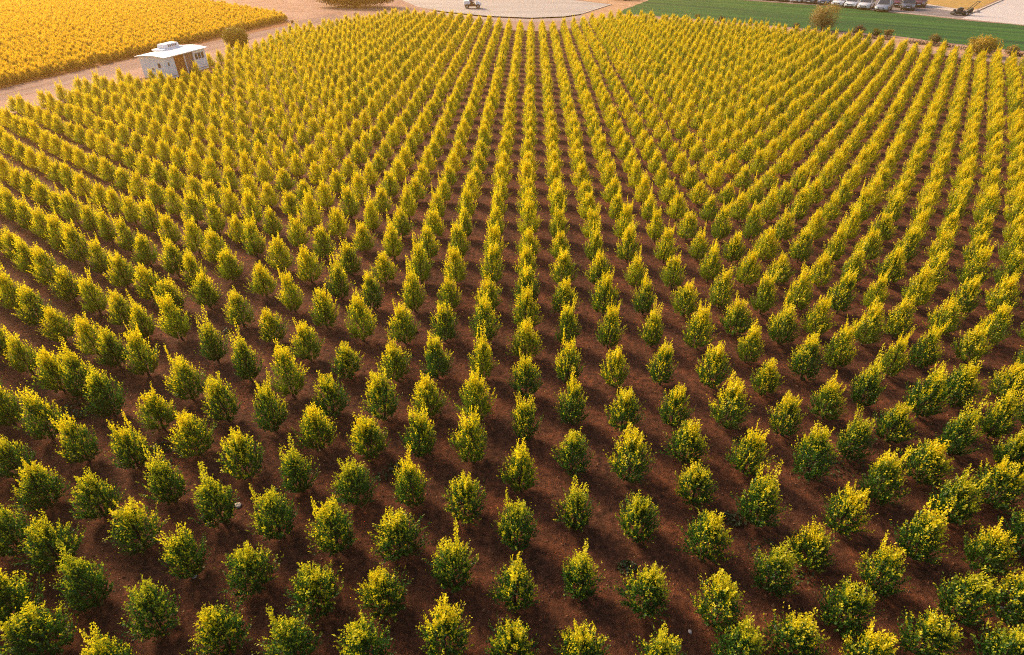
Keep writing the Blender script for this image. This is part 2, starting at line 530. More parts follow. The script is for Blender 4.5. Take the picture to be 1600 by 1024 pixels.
# ------------------------------------------------------------------ orchard trees
LOOKS = ['tall spiky', 'broad rounded', 'narrow pointed', 'twin-tipped', 'low bushy', 'plump cone-shaped', 'ragged-topped', 'slim spired', 'wide uneven', 'dense egg-shaped']
# look: height of the envelope, radius, leader height, leaders, stray shoots
SHAPES = [(1.26, .48, 1.80, 2, 3), (1.20, .54, 1.48, 4, 4), (1.30, .45, 1.72, 3, 2), (1.22, .49, 1.72, 3, 3), (1.10, .53, 1.40, 4, 5),
          (1.28, .51, 1.62, 4, 3), (1.18, .51, 1.62, 4, 6), (1.26, .44, 1.88, 2, 3), (1.14, .55, 1.52, 4, 7), (1.30, .50, 1.60, 3, 3)]


def crown_arrays(shape, rg, n_shoot=250, leaf=0.058):
    top, rad, lead, n_lead, n_stray = shape
    lean = rg.uniform(-0.05, 0.05, 2)
    gz = rg.uniform(0.78, 1.02)                       # above this height the young growth is golden
    gaz = rg.uniform(0, 2 * math.pi)
    P, Nn, U, S, G, H = [], [], [], [], [], []

    def env(z):
        t = (z - 0.09) / (top - 0.09)
        if t <= 0.02 or t >= 1:
            return 0.08
        if t < 0.40:
            return rad * (0.38 + 0.62 * (t / 0.40) ** 0.75)
        return rad * (1 - 0.88 * ((t - 0.40) / 0.60) ** 1.0)

    def shoot(p0, p1, k, goldy, lf=leaf):
        bend = Vector((rg.normal() * .03, rg.normal() * .03, -0.04))
        for j in range(k):
            t = 0.22 + 0.78 * (j + rg.uniform(0, 1)) / k
            c = p0.lerp(p1, t) + bend * (4 * t * (1 - t))
            d = (p1 - p0).normalized()
            a = Vector(rg.normal(size=3)).normalized()
            up = (d * 0.75 + a * 0.75 + Vector((0, 0, 0.2))).normalized()
            outw = Vector((c.x, c.y, 0.25)).normalized()
            nv = (outw * 0.5 + Vector((0, 0, 0.55)) + Vector(rg.normal(size=3)) * 0.55).normalized()
            off = a - d * a.dot(d)
            c2 = c + off * lf * 0.42 * rg.uniform(0.5, 1.2)
            az = math.atan2(c.y, c.x)
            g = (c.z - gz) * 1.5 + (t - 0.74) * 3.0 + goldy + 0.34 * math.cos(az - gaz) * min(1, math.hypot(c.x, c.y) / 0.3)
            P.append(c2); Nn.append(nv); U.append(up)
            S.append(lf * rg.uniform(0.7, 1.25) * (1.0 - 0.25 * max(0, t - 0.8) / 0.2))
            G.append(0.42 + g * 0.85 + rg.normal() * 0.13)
            H.append(rg.uniform(0, 1))

    for i in range(n_shoot):
        u = (i + rg.uniform(0, 1)) / n_shoot
        z1 = 0.14 + (top - 0.14) * u ** 1.10
        az = i * 2.39996 + rg.normal() * 0.35
        lump = 1 + 0.16 * math.sin(3 * az + gaz * 2) * math.sin(5 * z1 + gaz) + rg.normal() * 0.17
        r1 = env(z1) * lump
        p1 = Vector((math.cos(az) * r1 + lean[0] * z1, math.sin(az) * r1 + lean[1] * z1, z1 + 0.10 * abs(rg.normal())))
        z0 = max(0.20, z1 - 0.30 - (0.30 if z1 < 0.5 else 0.55) * rg.uniform(0, 1))
        p0 = Vector((p1.x * 0.45, p1.y * 0.45, z0))
        shoot(p0, p1, int(8 + 5 * rg.uniform(0, 1)), rg.normal() * 0.30)
    for i in range(24):                               # upright shoots standing out of the upper crown
        az = i * 2.39996 + gaz
        z1 = 0.50 + (top - 0.50) * rg.uniform(0.0, 0.9)
        r1 = env(z1) * rg.uniform(0.55, 1.0)
        p0 = Vector((math.cos(az) * r1 * .8, math.sin(az) * r1 * .8, z1 - 0.25))
        p1 = Vector((math.cos(az) * (r1 + .06), math.sin(az) * (r1 + .06), z1 + rg.uniform(0.10, 0.30)))
        for q in range(2):
            shoot(p0, p1 + Vector((rg.normal() * .02, rg.normal() * .02, 0)), 13, rg.normal() * 0.25 + 0.12)
    for i in range(n_lead):
        az = gaz + i * 2.4 + rg.normal() * 0.4
        h = max(lead * (1 - 0.10 * i), top + 0.10) + rg.normal() * 0.03
        b = 0.06 + 0.20 * rg.uniform(0, 1) * (1 if n_lead > 1 else 0.3)
        p0 = Vector((math.cos(az) * b * .5, math.sin(az) * b * .5, top - 0.50))
        p1 = Vector((math.cos(az) * b + lean[0] * h, math.sin(az) * b + lean[1] * h, h))
        for q in range(5):
            shoot(p0 + Vector((rg.normal() * .07, rg.normal() * .07, rg.uniform(-.2, .1))), p1 + Vector((rg.normal() * .035, rg.normal() * .035, -abs(rg.normal()) * .16)), 22, 0.40)
    for i in range(n_stray + 2):
        az = rg.uniform(0, 6.283)
        z1 = rg.uniform(0.55, top * 0.98)
        r1 = env(z1) * rg.uniform(1.12, 1.42) + 0.02
        p1 = Vector((math.cos(az) * r1, math.sin(az) * r1, z1 + 0.10))
        p0 = Vector((math.cos(az) * r1 * .35, math.sin(az) * r1 * .35, z1 - 0.22))
        for q in range(2):
            shoot(p0, p1 + Vector(rg.normal(size=3)) * 0.03, 11, rg.normal() * 0.25 + 0.1)
    f = lambda a: np.array([tuple(x) for x in a])
    return f(P), f(Nn), f(U), np.array(S), np.array(G), np.array(H)


def trunk_mesh(rg, top=1.0):
    mb = MB()
    mb.tube([(0, 0, -0.03), (0.01, 0.0, 0.12), (rg.normal() * .015, rg.normal() * .015, 0.35), (rg.normal() * .03, rg.normal() * .03, 0.75), (0, 0, top)],
            [0.042, 0.030, 0.027, 0.016, 0.006], M['bark'], 6)
    for i in range(6):
        az = i * 1.05 + rg.normal() * .2
        z0 = 0.26 + 0.07 * i * rg.uniform(.6, 1)
        l = rg.uniform(.20, .32)
        mb.tube([(0, 0, z0), (math.cos(az) * l * .5, math.sin(az) * l * .5, z0 + .12), (math.cos(az) * l, math.sin(az) * l, z0 + .34)], [0.014, 0.010, 0.004], M['bark'], 4)
    return mb


NEAR = [(-10,-13.75,11.23),(-10,-13.33,12.64),(-9,-12.40,10.78),(-9,-12.35,9.53),(-8,-11.28,11.68),(-8,-10.96,10.03),(-8,-11.05,8.69),(-8,-10.84,7.48),(-7,-9.68,11.22),(-7,-9.64,9.90),(-7,-9.45,12.41),(-7,-9.57,8.40),(-7,-9.74,7.17),(-7,-9.70,5.99),(-6,-8.29,10.37),(-6,-8.06,11.57),(-6,-8.19,8.86),(-6,-8.25,7.68),(-6,-8.48,6.35),(-6,-8.69,5.35),(-5,-6.78,9.67),(-5,-6.79,8.31),(-5,-6.84,7.03),(-5,-6.90,5.88),(-5,-7.18,4.95),(-5,-6.67,11.24),(-5,-6.65,12.63),(-4,-5.44,6.78),(-4,-5.49,5.56),(-4,-5.27,11.91),(-4,-5.26,10.64),(-4,-5.31,9.27),(-4,-5.37,8.04),(-3,-3.81,11.77),(-3,-3.89,10.46),(-3,-3.89,8.99),(-3,-4.00,7.72),(-3,-4.04,6.41),(-3,-4.11,5.37),(-2,-2.61,11.88),(-2,-2.58,10.45),(-2,-2.59,8.97),(-2,-2.64,7.68),(-2,-2.68,6.41),(-2,-2.75,5.29),(-1,-1.28,11.84),(-1,-1.32,10.31),(-1,-1.32,8.64),(-1,-1.39,6.97),(-1,-1.40,5.62),(0,-0.13,6.57),(0,0.02,12.82),(0,0.01,11.14),(0,-0.09,9.42),(0,-0.12,7.92),(0,-0.16,5.43),(1,1.27,11.74),(1,1.21,10.06),(1,1.16,8.45),(1,1.15,6.83),(1,1.11,5.46),(2,2.60,11.58),(2,2.54,9.84),(2,2.52,8.27),(2,2.42,6.60),(2,2.47,5.33),(3,3.97,11.74),(3,4.03,10.47),(3,3.98,9.25),(3,3.87,7.79),(3,3.73,6.31),(3,3.90,5.49),(4,5.39,11.73),(4,5.41,10.14),(4,5.22,8.66),(4,5.02,7.09),(99,6.01,7.66),(99,6.10,6.32),(4,4.97,5.71),(99,6.17,5.39),(5,6.79,11.46),(5,6.89,10.02),(5,7.07,8.54),(5,7.18,7.08),(5,7.35,5.81),(6,8.15,12.12),(6,8.21,10.70),(6,8.21,9.34),(6,8.32,7.88),(6,8.42,6.51),(6,8.62,5.57),(7,9.37,12.63),(7,9.48,11.30),(7,9.58,10.00),(7,9.59,8.87),(7,9.61,7.65),(7,9.42,6.61),(8,10.76,12.27),(8,10.84,10.88),(8,10.83,9.36),(9,11.94,12.75),(9,12.17,11.49),(9,11.94,10.37),(10,13.53,13.07)]
tree_rg = np.random.default_rng(21)
protos = []                                           # (crown mesh, trunk mesh)
for i, s in enumerate(SHAPES):
    rg = np.random.default_rng(100 + i)
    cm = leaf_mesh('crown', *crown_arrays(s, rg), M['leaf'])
    tm_o = trunk_mesh(rg).build('trunk')
    tm = tm_o.data
    bpy.data.objects.remove(tm_o)
    protos.append((cm, tm))

spots = {}                                            # row -> [(x, y)]
for k, x, y in NEAR:
    spots.setdefault(k, []).append((x, y))
PITCH_X = 1.351
LATTICE, y_ = [], 0.9
while y_ < 150:
    LATTICE.append(y_)
    y_ += float(np.interp(y_, [0, 7, 10, 14, 20, 30, 60], [1.15, 1.28, 1.48, 1.66, 1.86, 2.05, 2.15]))
for k in range(-78, 84):
    row = sorted(spots.get(k, []), key=lambda p: p[1])
    ax = k * PITCH_X
    if row:
        x0, y0 = row[0]
        step = 1.25
        y = y0 - step
        while y > 1.0:
            row.append((x0 + tree_rg.normal() * .05, y + tree_rg.normal() * .06)); y -= step
        x1, y1 = max(row, key=lambda p: p[1])
    else:
        x1, y1 = ax, 0.0
    n = 0
    gap = None
    for y in LATTICE:
        t_ = 1.3 + 0.028 * min(y, 30)
        y += 0.5 * t_ * (k % 2) * min(1, max(0, (-k - 3) / 4))      # quincunx on the caravan side
        if y < y1 + 0.62 * t_:
            continue
        if gap is None:
            gap = y - y1 - t_ if y1 > 0 else 0.0
        y -= gap * 0.72 ** n                            # the measured near end eases into the common cross-lines
        w = min(1, n / 6)
        row.append((x1 * (1 - w) + ax * w + tree_rg.normal() * .028, y + tree_rg.normal() * .035)); n += 1
    spots[k] = row
CARAVAN_F, CARAVAN_R, CARAVAN_L = at(255.6, 91, 2.05), at(324, 73.5, 2.05), at(217, 86.6, 2.05)
car_x = (CARAVAN_R - CARAVAN_F); CAR_LEN = car_x.length; car_x.normalize()
car_y = Vector((-car_x.y, car_x.x, 0)); CAR_WID = abs((CARAVAN_L - CARAVAN_F).dot(car_y))
print('caravan', CAR_LEN, CAR_WID)


def near_caravan(x, y):
    d = Vector((x, y, 0)) - CARAVAN_F
    a, b = d.dot(car_x), d.dot(car_y)
    return (-0.6 < a < CAR_LEN + 0.5 and -1.3 < b < CAR_WID + 3) or (Vector((x, y, 0)) - at(373, 80)).length < 1.7


cands = []
for k, row in spots.items():
    for x, y in row:
        if not inside((x, y), ORCHARD) or near_caravan(x, y):
            continue
        seen, dist = False, 1e9
        for px_, py_, h in ((0, 0, 0.25), (0, 0, 0.8), (0, 0, 1.4), (.4, 0, .7), (-.4, 0, .7)):
            q = project((x + px_, y + py_, h))
            if q:
                dist = min(dist, q[2])
                if 2 < q[0] < 1598 and 2 < q[1] < 1022:
                    seen = True
        cands.append([k, x, y, seen, dist])
vis = sorted((c for c in cands if c[3]), key=lambda c: c[4])
own = vis[:300]
rest = [c for c in cands if not (c[3] and c in own)] if False else vis[300:] + [c for c in cands if not c[3]]
print('trees', len(own), 'rest', len(rest))

WORDS = ['zeroth', 'first', 'second', 'third', 'fourth', 'fifth', 'sixth', 'seventh', 'eighth', 'ninth', 'tenth', 'eleventh', 'twelfth', 'thirteenth', 'fourteenth', 'fifteenth',
         'sixteenth', 'seventeenth', 'eighteenth', 'nineteenth', 'twentieth', '21st', '22nd', '23rd', '24th', '25th', '26th', '27th', '28th', '29th', '30th']
by_row = {}
for c in own:
    by_row.setdefault(c[0], []).append(c)
first_of = {}
for k, cs in by_row.items():
    cs.sort(key=lambda c: c[2])
    for n, c in enumerate(cs, 1):
        v = int(tree_rg.integers(0, len(SHAPES)))
        if k == 99:
            where = f'{WORDS[n]} from the front in the short extra row on the lawn side'
        elif k == 0:
            where = f'{WORDS[n]} from the front in the straight middle row'
        else:
            where = f'{WORDS[n]} from the front, {WORDS[abs(k)]} row {"caravan" if k < 0 else "lawn"}-side of the straight middle row'
        label = f'{LOOKS[v]} tree, {where}'
        root = thing('orchard_tree', label, 'tree', (c[1], c[2], 0.01), tree_rg.uniform(0, 6.283), 'young golden-tipped orchard trees')
        s = tree_rg.uniform(0.92, 1.08) * float(np.interp(c[2], [6, 18], [1.0, 1.04]))
        sw = s * float(np.interp(c[2], [6, 14], [1.0, 0.87]))
        root.scale = (sw * tree_rg.uniform(.94, 1.06), sw * tree_rg.uniform(.94, 1.06), s * tree_rg.uniform(.92, 1.08) * float(np.interp(c[2], [7, 13], [1.0, 1.09])))
        for nm, me in (('crown', protos[v][0]), ('trunk', protos[v][1])):
            o = bpy.data.objects.new(nm, me)
            C.objects.link(o)
            o.parent = root
            first_of.setdefault((v, nm), o)


def instanced(name, pts, label, cat, sources, seed, smin, smax, gold_squash=1.0, leaf=None):
    """One object of many plants: points that carry copies of the source trees."""
    rg = np.random.default_rng(seed)
    me = bpy.data.meshes.new(name)
    me.from_pydata([tuple(p) for p in pts], [], [])
    n = len(pts)
    a = me.attributes.new('pick', 'INT', 'POINT'); a.data.foreach_set('value', rg.integers(0, len(sources), n).astype(np.int32))
    a = me.attributes.new('turn', 'FLOAT', 'POINT'); a.data.foreach_set('value', rg.uniform(0, 6.283, n).astype(np.float32))
    sc = np.stack([rg.uniform(smin, smax, n), rg.uniform(smin, smax, n), rg.uniform(smin, smax, n) * gold_squash], 1)
    a = me.attributes.new('size', 'FLOAT_VECTOR', 'POINT'); a.data.foreach_set('vector', sc.astype(np.float32).ravel())
    o = bpy.data.objects.new(name, me)
    C.objects.link(o)
    ng = bpy.data.node_groups.new(name + '_nodes', 'GeometryNodeTree')
    ng.interface.new_socket('Geometry', in_out='INPUT', socket_type='NodeSocketGeometry')
    ng.interface.new_socket('Geometry', in_out='OUTPUT', socket_type='NodeSocketGeometry')
    N, L = ng.nodes.new, ng.links.new
    gi, go = N('NodeGroupInput'), N('NodeGroupOutput')
    g2i = N('GeometryNodeGeometryToInstance')
    for parts in sources:
        j = N('GeometryNodeJoinGeometry')
        for p in parts:
            oi = N('GeometryNodeObjectInfo')
            oi.inputs['Object'].default_value = p
            if leaf and p.name.startswith('crown'):
                sm = N('GeometryNodeSetMaterial')
                sm.inputs['Material'].default_value = leaf
                L(oi.outputs['Geometry'], sm.inputs[0]); L(sm.outputs[0], j.inputs[0])
            else:
                L(oi.outputs['Geometry'], j.inputs[0])
        L(j.outputs[0], g2i.inputs[0])
    iop = N('GeometryNodeInstanceOnPoints')
    iop.inputs['Pick Instance'].default_value = True

    def attr(nm, typ):
        k = N('GeometryNodeInputNamedAttribute'); k.data_type = typ; k.inputs['Name'].default_value = nm
        return k.outputs['Attribute']
    L(gi.outputs[0], iop.inputs['Points']); L(g2i.outputs[0], iop.inputs['Instance'])
    L(attr('pick', 'INT'), iop.inputs['Instance Index'])
    cx = N('ShaderNodeCombineXYZ'); L(attr('turn', 'FLOAT'), cx.inputs['Z'])
    L(cx.outputs[0], iop.inputs['Rotation']); L(attr('size', 'FLOAT_VECTOR'), iop.inputs['Scale'])
    L(iop.outputs[0], go.inputs[0])
    md = o.modifiers.new('plants', 'NODES')
    md.node_group = ng
    return tag(o, label, cat, None, 'stuff')


sources = [(first_of[(v, 'crown')], first_of[(v, 'trunk')]) for v in (1, 3, 4, 5, 6, 8, 9) if (v, 'crown') in first_of]
instanced('orchard_rows', [(c[1], c[2], 0.01) for c in rest], 'mass of golden orchard trees in long rows receding to the far edge', 'trees', sources, 5, 0.85, 1.05, 1.07)

# the crop beyond the dirt road: rows along the road
CROP = [at(x, y) for x, y in CROP_PX]
o0 = at(0, 139)
perp = Vector((-road_dir.y, road_dir.x, 0))
if (at(100, 0) - o0).dot(perp) < 0:
    perp = -perp
crop_pts = []
crg = np.random.default_rng(9)
j = 0
while j < 150:
    s = -70.0
    while s < 110:
        p = o0 + road_dir * (s + crg.normal() * .1) + perp * (0.55 + j * 1.08 + crg.normal() * .07)
        if inside(p, CROP):
            crop_pts.append((p.x, p.y, 0.01))
        s += 0.56
    j += 1
print('crop', len(crop_pts))
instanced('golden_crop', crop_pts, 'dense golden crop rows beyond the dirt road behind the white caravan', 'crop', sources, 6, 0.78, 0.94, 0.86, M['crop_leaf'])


# ------------------------------------------------------------------ bushes
def bush(name, label, loc, w, h, m, n, rg_seed, cat='bush', group=None, sphere=False, bare=0.15, leaf=0.13, gold=0.4, depth=None):
    rg = np.random.default_rng(rg_seed)
    d = depth or w * 0.85
    root = thing(name, label, cat, loc, 0.0, group)
    # clumps through the volume, leaves round each clump
    k = max(5, n // 45)
    P, Nn, U, S, G, H = [], [], [], [], [], []
    cl = []
    while len(cl) < k:
        q = rg.uniform(-1, 1, 3)
        r = np.linalg.norm(q)
        if 0.35 < r < 1.0 and (sphere or q[2] > -0.85):
            cl.append(q)
    for q in cl:
        sh = rg.uniform(-.22, .22)
        cs = rg.uniform(.16, .34) if not sphere else .17
        qq = q * (0.88 if sphere else rg.uniform(.72, 1.0))
        for _ in range(n // k):
            e = rg.normal(size=3) * cs * 0.62
            p = qq + e
            if np.linalg.norm(p) > 1.12:
                p *= 1.05 / np.linalg.norm(p)
            zz = (p[2] + 1) / 2
            P.append((p[0] * w / 2 * .92, p[1] * d / 2 * .92, max(0.03, zz * h * .96)))
            o_ = p / (np.linalg.norm(p) + 1e-6)
            Nn.append(o_ * .7 + np.array([0, 0, .4]) + rg.normal(size=3) * .5)
            U.append(rg.normal(size=3) + np.array([0, 0, .5]))
            S.append(leaf * rg.uniform(.6, 1.3)); G.append(gold + (zz - .5) * .9 + sh + rg.normal() * .13); H.append(rg.uniform())
    o = bpy.data.objects.new('crown', leaf_mesh('crown', np.array(P), np.array(Nn), np.array(U), np.array(S), np.array(G), np.array(H), m))
    C.objects.link(o); o.parent = root
    mb = MB()
    for i in range(7):
        az = i * .9 + rg.normal() * .2
        l = w * rg.uniform(.15, .36)
        mb.tube([(rg.normal() * .04, rg.normal() * .04, -.02), (math.cos(az) * l * .4, math.sin(az) * l * .4 * d / w, h * .35), (math.cos(az) * l, math.sin(az) * l * d / w, h * rg.uniform(.65, .9))],
                [.018 * w + .01, .012 * w + .006, .004], M['bark'], 5)
    mb.build('stem', root)
    return root


def px_size(px, py, w, h):
    q = project(at(px, py))
    mpp = q[2] / FPX
    return w * mpp, h * mpp


def pbush(px, py, wpx, hpx, name, label, m, n, seed, **kw):
    w, h = px_size(px, py, wpx, hpx)
    return bush(name, label, at(px, py), w, h, m, n, seed, **kw)


pbush(373, 78, 44, 35, 'round_bush', 'round clipped olive bush beside the dirt road past the caravan', M['olive_leaf'], 11000, 1, sphere=True, leaf=.12, gold=.30)
pbush(1284, 48, 52, 40, 'large_bush', 'largest ochre bush, at the lawn edge below the white parked cars', M['ochre_leaf'], 5200, 2, leaf=.13, gold=.5)
pbush(1530, 87, 54, 30, 'large_bush', 'wide amber bush at the lawn edge, below the black mower', M['amber_leaf'], 5200, 3, leaf=.12, gold=.45)
pbush(1243, 48, 13, 11, 'small_bush', 'tiny dark bush just beside the largest ochre bush', M['brown_leaf'], 700, 4, leaf=.09)
pbush(1089, 32, 13, 10, 'small_bush', 'tiny olive bush on the verge, closest to the sandy lawn corner', M['olive_leaf'], 700, 5, leaf=.09)
pbush(1126, 35, 11, 10, 'small_bush', 'tiny brown bush on the verge, second from the sandy lawn corner', M['brown_leaf'], 700, 6, leaf=.09)
pbush(1341, 55, 22, 15, 'small_bush', 'dark brown low bush on the verge beside the largest ochre bush', M['brown_leaf'], 1400, 7, leaf=.10)
pbush(1367, 56, 22, 11, 'small_bush', 'flat olive bush between a dark brown and a pale tan bush', M['olive_leaf'], 1300, 8, leaf=.10)
pbush(1386, 58, 16, 13, 'small_bush', 'pale tan rounded bush on the verge below the dark parked car', M['ochre_leaf'], 1200, 9, leaf=.10, gold=.35)
pbush(1459, 68, 24, 15, 'small_bush', 'brown rounded bush alone on the verge below the grey driveway', M['ochre_leaf'], 1600, 10, leaf=.10, gold=.1)
pbush(1474, 76, 16, 10, 'small_bush', 'rusty low bush in front of the rounded bush on the verge', M['ochre_leaf'], 900, 11, leaf=.09, gold=.4)
pbush(1578, 87, 24, 17, 'small_bush', 'thin ochre bush on the verge just past the wide amber bush', M['ochre_leaf'], 1200, 12, leaf=.10, gold=.35)
pbush(557, 29, 10, 9, 'small_bush', 'tiny dark bush on bare dirt below the brown thicket', M['olive_leaf'], 600, 13, leaf=.08, gold=.1)
pbush(456, 37, 8, 6, 'small_bush', 'tiny pale bush at the tip of the golden crop by the road', M['ochre_leaf'], 400, 14, leaf=.08)
w_, h_ = px_size(553, 12, 142, 36)
bush('thicket', 'broad dark brown thicket on the bare dirt beside the pale lot', at(556, 11), w_, h_, M['brown_leaf'], 30000, 15, cat='thicket', leaf=.22, gold=.25, depth=6.0)
w_, h_ = px_size(980, 4, 60, 11)
bush('brush_heap', 'low heap of dark dry brush on the sandy corner of the lawn', at(977, 1), w_, h_, M['brown_leaf'], 2600, 16, cat='brush', leaf=.13, gold=.3, depth=2.0)

# weeds: dark growth on the verge and a few green patches on the soil
def weed_patch_points(rg):
    P = []
    for px, py, r, n in ((130, 640, .42, 190), (255, 712, .40, 170), (118, 652, .25, 60), (618, 735, .22, 90), (596, 748, .14, 40), (980, 889, .16, 90), (1146, 813, .20, 90), (1318, 728, .5, 150),
                         (1440, 830, .30, 60), (1190, 860, .3, 40), (1255, 905, .2, 30), (1570, 860, .2, 40), (640, 520, .2, 40), (350, 520, .2, 40)):
        c = at(px, py)
        for _ in range(n):
            a, q = rg.uniform(0, 6.283), r * math.sqrt(rg.uniform()) * 1.1
            P.append((c.x + math.cos(a) * q * 1.25, c.y + math.sin(a) * q, rg.uniform(.01, .09)))
    return P


wrg = np.random.default_rng(77)
WP = weed_patch_points(wrg)
n = len(WP)
o = bpy.data.objects.new('weeds', leaf_mesh('weeds', np.array(WP), wrg.normal(size=(n, 3)) * .5 + np.array([0, 0, 1]), wrg.normal(size=(n, 3)) + np.array([0, 0, .7]), wrg.uniform(.05, .12, n),
                                            wrg.uniform(0, .6, n), wrg.uniform(0, 1, n), M['weed_leaf']))
C.objects.link(o); tag(o, 'low green weed patches on the bare red soil between trees', 'weeds', None, 'stuff')
VP = []
line = [at(x, y) for x, y in ((1236, 49), (1393, 63), (1510, 79), (1600, 89), (1900, 128))]
for a, b in zip(line[:-1], line[1:]):
    d = b - a
    for _ in range(int(d.length * 200)):
        p = a + d * wrg.uniform() + Vector((-d.y, d.x, 0)).normalized() * wrg.normal() * .38
        if noise.noise(Vector((p.x * .6, p.y * .6, 3))) > -0.12:
            VP.append((p.x, p.y, abs(wrg.normal()) * .16 + .02))
n = len(VP)
o = bpy.data.objects.new('verge_weeds', leaf_mesh('verge_weeds', np.array(VP), wrg.normal(size=(n, 3)) * .6 + np.array([0, 0, 1]), wrg.normal(size=(n, 3)) + np.array([0, 0, .8]), wrg.uniform(.08, .17, n),
                                                  wrg.uniform(0, .9, n), wrg.uniform(0, 1, n), M['brown_leaf']))
C.objects.link(o); tag(o, 'low dry brown weeds along the verge between orchard and lawn', 'weeds', None, 'stuff')


# crumbs of soil and dropped leaves between the trees
CP, CN = [], 0
crumb = MB()
cr_g = np.random.default_rng(31)
vs_, fs_ = [], []
for i in range(14000):
    y = 3.5 + 20 * cr_g.uniform() ** 1.4
    x = (cr_g.uniform() * 2 - 1) * (9 + y * 0.95)
    r = .010 + .034 * cr_g.uniform() ** 3
    if noise.noise(Vector((x * .8, y * .8, 9))) < -0.25:
        continue
    b_ = len(vs_)
    a0 = cr_g.uniform(0, 6.28)
    for q in range(4):
        a = a0 + q * 1.57 + cr_g.normal() * .3
        vs_.append((x + math.cos(a) * r * cr_g.uniform(.7, 1.3), y + math.sin(a) * r * cr_g.uniform(.7, 1.3), .014))
    vs_.append((x + cr_g.normal() * r * .3, y + cr_g.normal() * r * .3, .016 + r * cr_g.uniform(.6, 1.1)))
    fs_ += [(b_, b_ + 1, b_ + 4), (b_ + 1, b_ + 2, b_ + 4), (b_ + 2, b_ + 3, b_ + 4), (b_ + 3, b_, b_ + 4)]
crumb.add(vs_, fs_, mat('dry_clod', (0.105, 0.045, 0.026), 0.95, spec=0.1, color2=(0.27, 0.12, 0.065), noise_scale=3.0))
co = crumb.build('soil_crumbs')
tag(co, 'crumbly red brown clods scattered between the near trees', 'soil', None, 'stuff')
n = 2600
LP = np.zeros((n, 3))
for i in range(n):
    c = own[int(cr_g.integers(0, 230))]
    a, q = cr_g.uniform(0, 6.28), abs(cr_g.normal()) * .55
    LP[i] = (c[1] + math.cos(a) * q, c[2] + math.sin(a) * q, .024)
o = bpy.data.objects.new('fallen_leaves', leaf_mesh('fallen_leaves', LP, cr_g.normal(size=(n, 3)) * .25 + np.array([0, 0, 1]), cr_g.normal(size=(n, 3)) * np.array([1, 1, .1]), cr_g.uniform(.02, .045, n),
                                                    cr_g.uniform(-.2, .9, n), cr_g.uniform(0, 1, n), M['ochre_leaf']))
C.objects.link(o); tag(o, 'dry dropped leaves lying on the soil under the near trees', 'leaves', None, 'stuff')

# ------------------------------------------------------------------ stones
def stone(px, py, r, label, seed):
    rg = np.random.default_rng(seed)
    bm = bmesh.new()
    bmesh.ops.create_icosphere(bm, subdivisions=2, radius=1)
    for v in bm.verts:
        k = 1 + .28 * noise.noise(v.co * 1.4 + Vector((seed, 0, 0)))
        v.co = Vector((v.co.x * r * k * 1.25, v.co.y * r * k, v.co.z * r * k * .6))
    me = bpy.data.meshes.new('stone')
    bm.to_mesh(me); bm.free()
    me.materials.append(M['stone'])
    o = bpy.data.objects.new('stone', me)
    o.location = at(px, py); o.location.z = .01 + r * .3
    o.rotation_euler.z = rg.uniform(0, 6)
    C.objects.link(o)
    return tag(o, label, 'stone', 'pale stones on the red soil')


stone(372, 791, .075, 'pale flat stone beside a tree trunk, largest stone on the soil', 1)
stone(305, 901, .05, 'pinkish stone under the tree in the near corner of the orchard', 2)
stone(1564, 951, .035, 'small pale stone in the near lawn-side corner, first of two', 3)
stone(1578, 957, .045, 'larger pale stone in the near lawn-side corner, beside a smaller one', 4)
stone(1078, 988, .035, 'small pale stone alone between the two frontmost trees', 5)
stone(1525, 19.5, .42, 'big white stone at the end of the kerb by the mower', 6)

# ------------------------------------------------------------------ caravan
CZ = 2.05
base = CARAVAN_F.copy(); base.z = 0.0
cr = thing('caravan', 'white caravan with curved roof and brown open doorway beside the dirt road', 'caravan', base, math.atan2(car_x.y, car_x.x))
Lc, Wc = CAR_LEN, CAR_WID
e = 0.22                                              # eave overhang
x0, x1, y0, y1 = e, Lc - e, e, Wc - e
zf, t = 0.35, 0.06


def wall_panel(mb, x_a, x_b, za, zb, y, m, th=t):
    mb.box(((x_a + x_b) / 2, y + th / 2, (za + zb) / 2), (x_b - x_a, th, zb - za), m)


body = MB()
xd0, xd1, xd2 = x0 + (x1 - x0) * .20, x0 + (x1 - x0) * .46, x0 + (x1 - x0) * .68      # door, panel, window bay
wx0, wx1 = x0 + (x1 - x0) * .71, x0 + (x1 - x0) * .965
zt = CZ - 0.06
# front wall with its openings
sw0, sw1 = x0 + .22, x0 + .52
wall_panel(body, x0, sw0, zf, zt, y0, M['white']); wall_panel(body, sw0, sw1, zf, 1.25, y0, M['white']); wall_panel(body, sw0, sw1, 1.65, zt, y0, M['white'])
wall_panel(body, sw1, xd0, zf, zt, y0, M['white'])
wall_panel(body, xd0, xd2, 1.93, zt, y0, M['white'])
wall_panel(body, xd2, wx0, zf, zt, y0, M['white']); wall_panel(body, wx0, wx1, zf, 1.20, y0, M['white']); wall_panel(body, wx0, wx1, 1.80, zt, y0, M['white'])
wall_panel(body, wx1, x1, zf, zt, y0, M['white'])
# rear wall, end walls
wall_panel(body, x0, x1, zf, zt, y1 - t, M['white'])
body.box((x1 - t / 2, (y0 + y1) / 2, (zf + zt) / 2), (t, y1 - y0 - 2 * t, zt - zf), M['white'])
ew0, ew1 = y0 + .45, y0 + .85
body.box((x0 + t / 2, (y0 + t + ew0) / 2, (zf + zt) / 2), (t, ew0 - y0 - t, zt - zf), M['white'])
body.box((x0 + t / 2, (ew1 + y1 - t) / 2, (zf + zt) / 2), (t, y1 - t - ew1, zt - zf), M['white'])
body.box((x0 + t / 2, (ew0 + ew1) / 2, (zf + 1.15) / 2), (t, ew1 - ew0, 1.15 - zf), M['white'])
body.box((x0 + t / 2, (ew0 + ew1) / 2, (1.6 + zt) / 2), (t, ew1 - ew0, zt - 1.6), M['white'])
